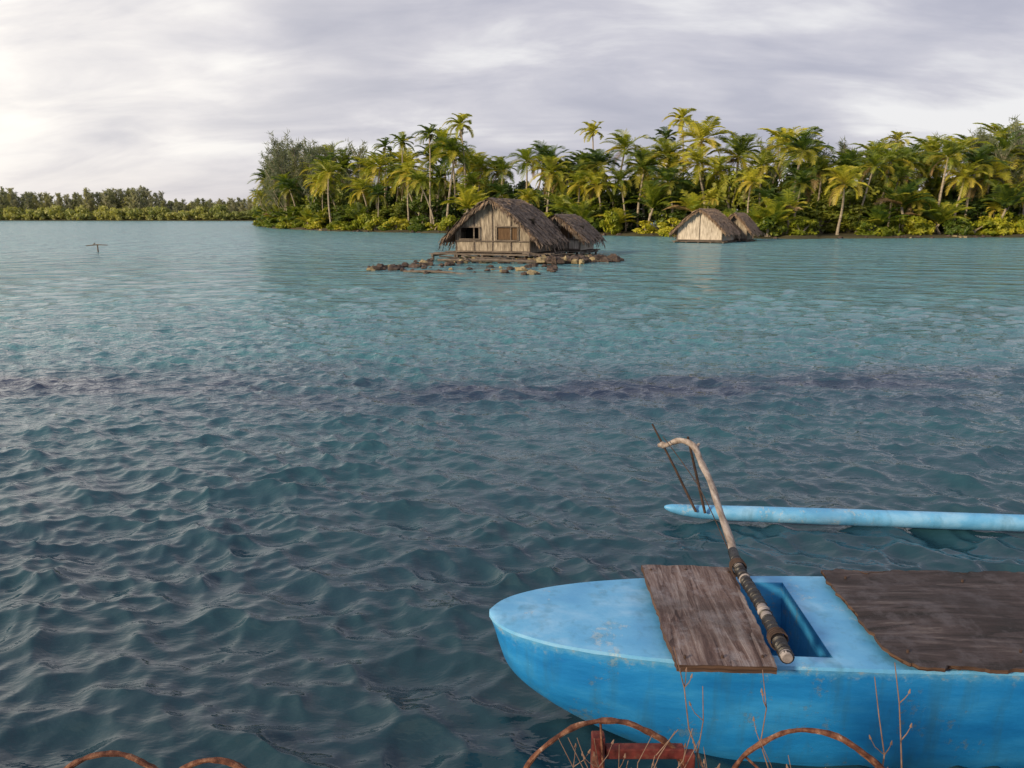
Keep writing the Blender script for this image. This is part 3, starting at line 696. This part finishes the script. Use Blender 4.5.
for s in st:
    w_ = smooth_interp(s, S, Wd); zb = smooth_interp(s, S, ZB)
    ring = []
    for side in (1, -1):
        pr = []
        for k in range(NP + 1):
            p_ = k / NP
            wid = w_ * (1 - .09 * p_) * max(0, 1 - p_ ** 4.6) ** .55
            z = ZD - .008 + (zb - ZD + .008) * p_
            if k == 0: wid += .002
            wob = .003 * mnoise.noise(Vector((s * 4, side * 3, p_ * 3)))
            pr.append((s + .05 * p_ * math.exp(-s * 9), side * (wid + (wob if 0 < k < NP else 0)), z))
        ring.append(pr)
    prof.append(ring)
for side in (0, 1):
    vs = [v for ring in prof for v in ring[side]]; n = NP + 1
    fs = []
    for i in range(len(st) - 1):
        for k in range(NP):
            q = (i * n + k, i * n + k + 1, (i + 1) * n + k + 1, (i + 1) * n + k)
            fs.append(q if side == 0 else q[::-1])
    mb.add(vs, fs, 0)
a = prof[0][0]; b = prof[0][1]
mb.add(a + b, [(k, NP + 1 + k, NP + 2 + k, k + 1) for k in range(NP)], 0)
a = prof[-1][0]; b = prof[-1][1]
mb.add(a + b, [(k + 1, NP + 2 + k, NP + 1 + k, k) for k in range(NP)], 0)
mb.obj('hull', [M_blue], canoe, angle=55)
mb = MB()
fr = [-1, -.82, -.4, 0, .4, .82, 1]
def is_open(s): return any(a - 1e-6 <= s <= b + 1e-6 for a, b in OPEN)
def dz(s, f): return ZD + .010 * (1 - f * f) * (1 if s < .62 else .3)
dv = [[(s, smooth_interp(s, S, Wd) * f * (1.012 + .006 * mnoise.noise(Vector((s * 6, f * 2, 5)))), dz(s, f)) for f in fr] for s in st]
vs = [v for r_ in dv for v in r_]; n = len(fr)
fs = []
for i in range(len(st) - 1):
    op = is_open((st[i] + st[i + 1]) / 2)
    for k in range(n - 1):
        if op and 1 <= k <= 4: continue
        fs.append((i * n + k, (i + 1) * n + k, (i + 1) * n + k + 1, i * n + k + 1))
mb.add(vs, fs, 0)
for k, sg in ((0, -1), (n - 1, 1)):
    vv = [dv[i][k] for i in range(len(st))]
    lo = [(x_, y_ + sg * .003, z_ - .012 - .006 * mnoise.noise(Vector((x_ * 8, 0, 1)))) for x_, y_, z_ in vv]; m_ = len(vv)
    fs = [(i, i + 1, m_ + i + 1, m_ + i) for i in range(m_ - 1)]
    if sg < 0: fs = [f[::-1] for f in fs]
    mb.add(vv + lo, fs, 0)
mb.obj('deck', [M_blue_l], canoe, angle=50)
mb = MB()
for (a, b) in OPEN:
    ss = [s for s in st if a - 1e-4 <= s <= b + 1e-4]
    for sg in (-1, 1):
        up_ = [(s, sg * smooth_interp(s, S, Wd) * .82 * 1.012, dz(s, .82)) for s in ss]
        lw = [(x_, y_ * .86, .14) for x_, y_, z_ in up_]; m_ = len(ss)
        mb.add(up_ + lw, [(i, i + 1, m_ + i + 1, m_ + i) for i in range(m_ - 1)], 0)
    for s in (a, b):
        w_ = smooth_interp(s, S, Wd) * .83
        mb.add([(s, -w_, ZD + .002), (s, w_, ZD + .002), (s, w_ * .86, .14), (s, -w_ * .86, .14)], [(0, 1, 2, 3)], 0)
    w_ = [smooth_interp(s, S, Wd) * .72 for s in ss]
    mb.add([(s, -q, .14) for s, q in zip(ss, w_)] + [(s, q, .14) for s, q in zip(ss, w_)], [(i, i + 1, len(ss) + i + 1, len(ss) + i) for i in range(len(ss) - 1)], 0)
mb.obj('cockpit_well', [M_blue_in], canoe, smooth=False)

def board(name, corners, th, nx, ny, rag, mats, parent, warp=.004, seed=1, lost=None):
    fl_, fr_, nr_, nl_ = [Vector(c) for c in corners]
    cen = (fl_ + fr_ + nr_ + nl_) / 4
    top = []
    for j in range(ny + 1):
        for i in range(nx + 1):
            u, v = i / nx, j / ny
            p_ = nl_.lerp(nr_, u).lerp(fl_.lerp(fr_, u), v)
            e = Vector((0, 0, 0))
            if i in (0, nx): e.x += (1 if i == 0 else -1) * rag * abs(mnoise.noise(Vector((v * 7, seed * 3.3 + i, 0))) + .5 * mnoise.noise(Vector((v * 31, seed, 4)))) * 2
            if j in (0, ny): e.y += (1 if j == 0 else -1) * rag * abs(mnoise.noise(Vector((u * 9, seed * 5.1 + j, 0))) + .5 * mnoise.noise(Vector((u * 40, seed, 0)))) * 2
            if lost: e += lost(u, v)
            e.z += warp * 2 * mnoise.noise(Vector((u * 2.2, v * 2.2, seed)))
            top.append(p_ - cen + e)
    bot = [p_ - Vector((0, 0, th)) for p_ in top]
    n = nx + 1; K = len(top); mb = MB()
    mb.v = [tuple(p_) for p_ in top + bot]
    for j in range(ny):
        for i in range(nx):
            q = (j * n + i, j * n + i + 1, (j + 1) * n + i + 1, (j + 1) * n + i)
            mb.f.append(q); mb.m.append(0); mb.f.append(tuple(K + k for k in q[::-1])); mb.m.append(1)
    bd_ = [i for i in range(n)] + [j * n + nx for j in range(1, ny + 1)] + [ny * n + i for i in range(nx - 1, -1, -1)] + [j * n for j in range(ny - 1, 0, -1)]
    for a, b in zip(bd_, bd_[1:] + bd_[:1]):
        mb.f.append((b, a, K + a, K + b)); mb.m.append(1)
    ob = mb.obj(name, mats, parent, angle=30)
    ob.location = cen
    return ob
Mi = Matrix.Rotation(-canoe.rotation_euler.z, 4, 'Z') @ Matrix.Translation(-Vector(canoe.location))
def loc_(p_): return Mi @ Vector(p_)
b1_ = board('seat_board', [loc_((.565, 3.085, .505)), loc_((.958, 3.06, .505)), loc_((.905, 2.315, .500)), loc_((.558, 2.33, .500))], .026, 14, 40, .007, [M_board1, M_boardedge], canoe, .006, 2)
def lost2(u, v):
    e = Vector((0, 0, 0))
    if v < .10 and u < .06: k = (1 - v / .10) * (1 - u / .06); e += Vector((.04, .03, 0)) * k
    e.z += .012 * math.sin(u * 9) * (v - .4)
    return e
b2_ = board('deck_board', [loc_((1.335, 3.075, .490)), loc_((2.75, 3.02, .506)), loc_((2.75, 2.31, .490)), loc_((1.325, 2.345, .484))], .014, 120, 40, .022, [M_board2, M_boardedge], canoe, .014, 4, lost2)
mb = MB()
for (x_, y_) in [(.60, 3.03), (.93, 3.01), (.60, 2.37), (.87, 2.37), (.75, 3.03), (.73, 2.37), (1.40, 2.42), (1.42, 2.98), (1.8, 2.42), (1.9, 2.95), (2.2, 2.42)]:
    c = loc_((x_, y_, .510 if x_ < 1.2 else .500)); mb.tube([c - Vector((0, 0, .01)), c + Vector((0, 0, .001))], .005, 8)
mb.obj('nails', [M_nail], canoe)
def lerp_path(P, n):
    P = [Vector(p_) for p_ in P]; out_ = []
    for i in range(len(P) - 1):
        p0 = P[max(i - 1, 0)]; p1 = P[i]; p2 = P[i + 1]; p3 = P[min(i + 2, len(P) - 1)]
        for k in range(n):
            t = k / n
            out_.append(.5 * ((2 * p1) + (-p0 + p2) * t + (2 * p0 - 5 * p1 + 4 * p2 - p3) * t * t + (-p0 + 3 * p1 - 3 * p2 + p3) * t ** 3))
    out_.append(P[-1]); return out_
boom_pts = [(.930, 2.31, .542), (.952, 2.65, .542), (.968, 3.02, .538), (1.045, 3.55, .548), (1.10, 4.0, .550), (1.135, 4.35, .560), (1.125, 4.56, .60), (1.06, 4.69, .585), (.985, 4.76, .53)]
pp = [loc_(p_) for p_ in lerp_path(boom_pts, 8)]
rad = [.0165 + .004 * (i / len(pp)) + .0016 * math.sin(i * .7) - (.005 * max(0, (i - 52) / 12)) + random.uniform(-.0012, .0012) for i in range(len(pp))]
pp = [q_ + Vector((.004 * math.sin(i * .45), 0, .004 * math.sin(i * .37 + 1))) if i > 18 else q_ for i, q_ in enumerate(pp)]
mb = MB(); mb.tube(pp, rad, 12)
mb.tube([pp[-3], pp[-2] + Vector((-.01, .0, .010)), pp[-1] + Vector((-.03, 0, .004))], [.018, .021, .011], 10)
mb.tube([pp[46], pp[46] + Vector((.03, .03, .02))], [.014, .008], 8)
mb.obj('outrigger_boom', [M_pole], canoe, angle=60)
mb = MB()
i = 0
while i < 17:
    ln = random.choice((1, 2, 2)); j = min(i + ln, 18)
    rr2 = .0205 + random.uniform(-.001, .0025); matw = 1 if i in (6, 7, 15) else 0
    seg = pp[i:j + 1]
    mb.tube(seg, [rr2 * (1.0 + random.uniform(-.05, .07)) for _ in seg], 14, matw)
    i = j
mb.tube([pp[0] + Vector((0, -.010, 0)), pp[0] + Vector((0, .002, 0)), pp[0] + Vector((0, .012, 0))], [.017, .024, .023], 14, 1)
for i in range(26):
    f = i * 0.66 + random.uniform(-.15, .15); f = max(0, f); k = int(f); c = pp[k].lerp(pp[k + 1], f - k); d = ((pp[k + 1] - pp[k]).normalized() + Vector((random.uniform(-.2, .2), 0, random.uniform(-.2, .2)))) * .006
    mb.tube([c - d, c, c + d], [.020, .0245 + random.uniform(0, .0015), .020], 12, 1 if i in (11, 20) else 0)
mb.obj('boom_wrapping', [M_tape, M_tape2], canoe, angle=60)
mb = MB()
for yy_ in (2.42, 2.98):
    for k in range(4):
        c = loc_((.94 + (yy_ - 2.4) * .04, yy_ + k * .010, .0)); r_ = .027
        loop = [Vector((c.x + r_ * math.cos(a_) * 1.15, c.y, .542 + r_ * math.sin(a_) * (1.05 if math.sin(a_) > 0 else 1.6))) for a_ in np.linspace(0, 2 * math.pi, 14)]
        mb.tube(loop, .003, 6)
mb.obj('lashing', [M_stick], canoe)
mb = MB(); tip_top = loc_((.918, 4.80, .668)); ft = loc_((1.215, 4.72, .09))
mb.tube([tip_top, tip_top.lerp(ft, .5) + Vector((.004, 0, 0)), ft], [.006, .008, .009], 8)
ft2 = loc_((1.27, 4.70, .09)); k_ = pp[50]
mb.tube([k_ + Vector((.0, .02, .03)), ft2], [.008, .009], 8)
mb.obj('float_struts', [M_stick], canoe)
mb = MB(); p0 = loc_((.98, 4.74, .60)); p1 = loc_((1.08, 4.2, .47)); p2 = loc_((1.0, 3.3, .50)); p3 = loc_((.965, 3.08, .53))
mb.tube(lerp_path([p0, p1, p2, p3], 8), .003, 6); mb.obj('stay_line', [M_stick], canoe)
mb = MB(); A = Vector(loc_((1.02, 4.79, .066))); B = Vector(loc_((4.4, 4.50, .058)))
ts = [0, .004, .012, .03, .07, .15, .3, .5, .7, .9, .97, 1.0]; rf = [.006, .016, .026, .036, .046, .052, .055, .056, .056, .053, .042, .02]
mb.tube([A.lerp(B, t_) + Vector((0, 0, .03 * (1 - min(1, t_ / .1)) ** 2)) for t_ in ts], rf, 18)
mb.obj('outrigger_float', [M_blue_l], canoe, angle=70)

# ------------------------------------------------------------------ near bank with rusty wheels & weeds
mb = MB(); xs = np.linspace(-9, 9, 90); rows = []
for y_, z_ in [(-12, .55), (-4, .52), (0, .48), (1.0, .45), (1.45, .44), (1.62, .36), (1.85, -.05), (2.0, -.5)]:
    rows.append([(x_, y_ + .05 * math.sin(x_ * 3) * (y_ > 1), z_ + .03 * mnoise.noise(Vector((x_ * 2, y_ * 3, 0)))) for x_ in xs])
vs = [v for r_ in rows for v in r_]; n = len(xs)
mb.add(vs, [(i * n + j, i * n + j + 1, (i + 1) * n + j + 1, (i + 1) * n + j) for i in range(len(rows) - 1) for j in range(n - 1)])
mb.obj('shore_bank', [M_bank])

def wheel(x_, y_, zc_, r_, rz, tilt, seed, spokes=7):
    q = random.Random(seed); mb = MB(); n = 72
    ring = []
    for k in range(n + 1):
        a_ = 2 * math.pi * k / n
        w_ = r_ * (1 + .012 * math.sin(a_ * 3 + seed) + .004 * math.sin(a_ * 11))
        ring.append(Vector((w_ * math.cos(a_), .005 * math.sin(a_ * 5), w_ * math.sin(a_))))
    rads_ = [.0062 + q.uniform(-.0018, .0018) for _ in ring]; rads_[-1] = rads_[0]
    mb.tube(ring, rads_, 8, 0, cap=False)
    ring2 = [v * .962 + Vector((0, .014, 0)) for v in ring]
    rads_ = [.0045 + q.uniform(-.001, .001) for _ in ring2]; rads_[-1] = rads_[0]
    mb.tube(ring2, rads_, 6, 0, cap=False)
    mb.tube([(0, -.03, 0), (0, -.028, 0), (0, .03, 0), (0, .032, 0)], [.012, .026, .026, .012], 12)
    for k in range(spokes):
        a_ = 2 * math.pi * k / spokes + .3
        mb.tube([Vector((.02 * math.cos(a_), 0, .02 * math.sin(a_))), Vector((r_ * .97 * math.cos(a_ + .05), .002, r_ * .97 * math.sin(a_ + .05)))], .003, 6)
    o = mb.obj('rusty_wheel', [M_rust]); o.location = (x_, y_, zc_); o.rotation_euler = (tilt, 0, rz)
    return o
wheel(.215, 1.50, .655, .215, R(6), R(-10), 1, 5)
wheel(.690, 1.50, .643, .20, R(-8), R(-10), 2, 3)
wheel(-.94, 1.50, .616, .168, R(10), R(-10), 3, 3)
wheel(-.69, 1.50, .609, .160, R(-5), R(-10), 4, 3)
mb = MB()
mb.box((.185, 1.53, .45), (.215, 1.56, .825)); mb.box((.217, 1.532, .768), (.40, 1.556, .795)); mb.box((.40, 1.53, .45), (.425, 1.555, .78))
mb.box((.217, 1.535, .60), (.398, 1.552, .62)); mb.box((.19, 1.40, .70), (.212, 1.528, .722))
fo = mb.obj('rusty_iron_frame', [M_redrust], smooth=False); bv = fo.modifiers.new('b', 'BEVEL'); bv.width = .003; bv.segments = 2
mb = MB(); q = random.Random(3)
def stem(x0, y0, z0, x1, y1, z1, r_=.003, nb=4):
    P = [Vector((x0, y0, z0)).lerp(Vector((x1, y1, z1)), t_) + Vector((q.gauss(0, .008), q.gauss(0, .005), 0)) for t_ in np.linspace(0, 1, 7)]
    mb.tube(P, [r_ * (1 - .6 * k / 6) for k in range(7)], 6)
    for _ in range(nb):
        k = q.randrange(2, 6); b_ = P[k]; a_ = q.uniform(-1, 1)
        e_ = b_ + Vector((a_ * .035, q.uniform(-.02, .02), q.uniform(.02, .05))); mb.tube([b_, (b_ + e_) / 2 + Vector((a_ * .006, 0, 0)), e_], [r_ * .5, r_ * .4, r_ * .25], 5)
        mb.tube([e_, e_ + Vector((a_ * .004, 0, .010))], [.0030, .001], 5)
stem(.50, 1.48, .44, .372, 1.60, 1.02, .0030, 6)
stem(.47, 1.50, .44, .43, 1.58, .93, .0025, 4)
stem(.62, 1.48, .44, .575, 1.58, .97, .0026, 4)
stem(.86, 1.46, .44, .845, 1.56, .96, .0026, 3)
stem(.93, 1.46, .44, .885, 1.58, .99, .0028, 5)
for k in range(18): stem(.24 + q.gauss(0, .03), 1.46, .44, .24 + q.gauss(0, .12), 1.50, q.uniform(.74, .88), .0022, 3)
for k in range(9): stem(.70 + q.gauss(0, .1), 1.46, .44, .70 + q.gauss(0, .14), 1.50, q.uniform(.70, .86), .002, 2)
mb.obj('dry_weeds', [M_twig])
print('built', len(bpy.data.objects))
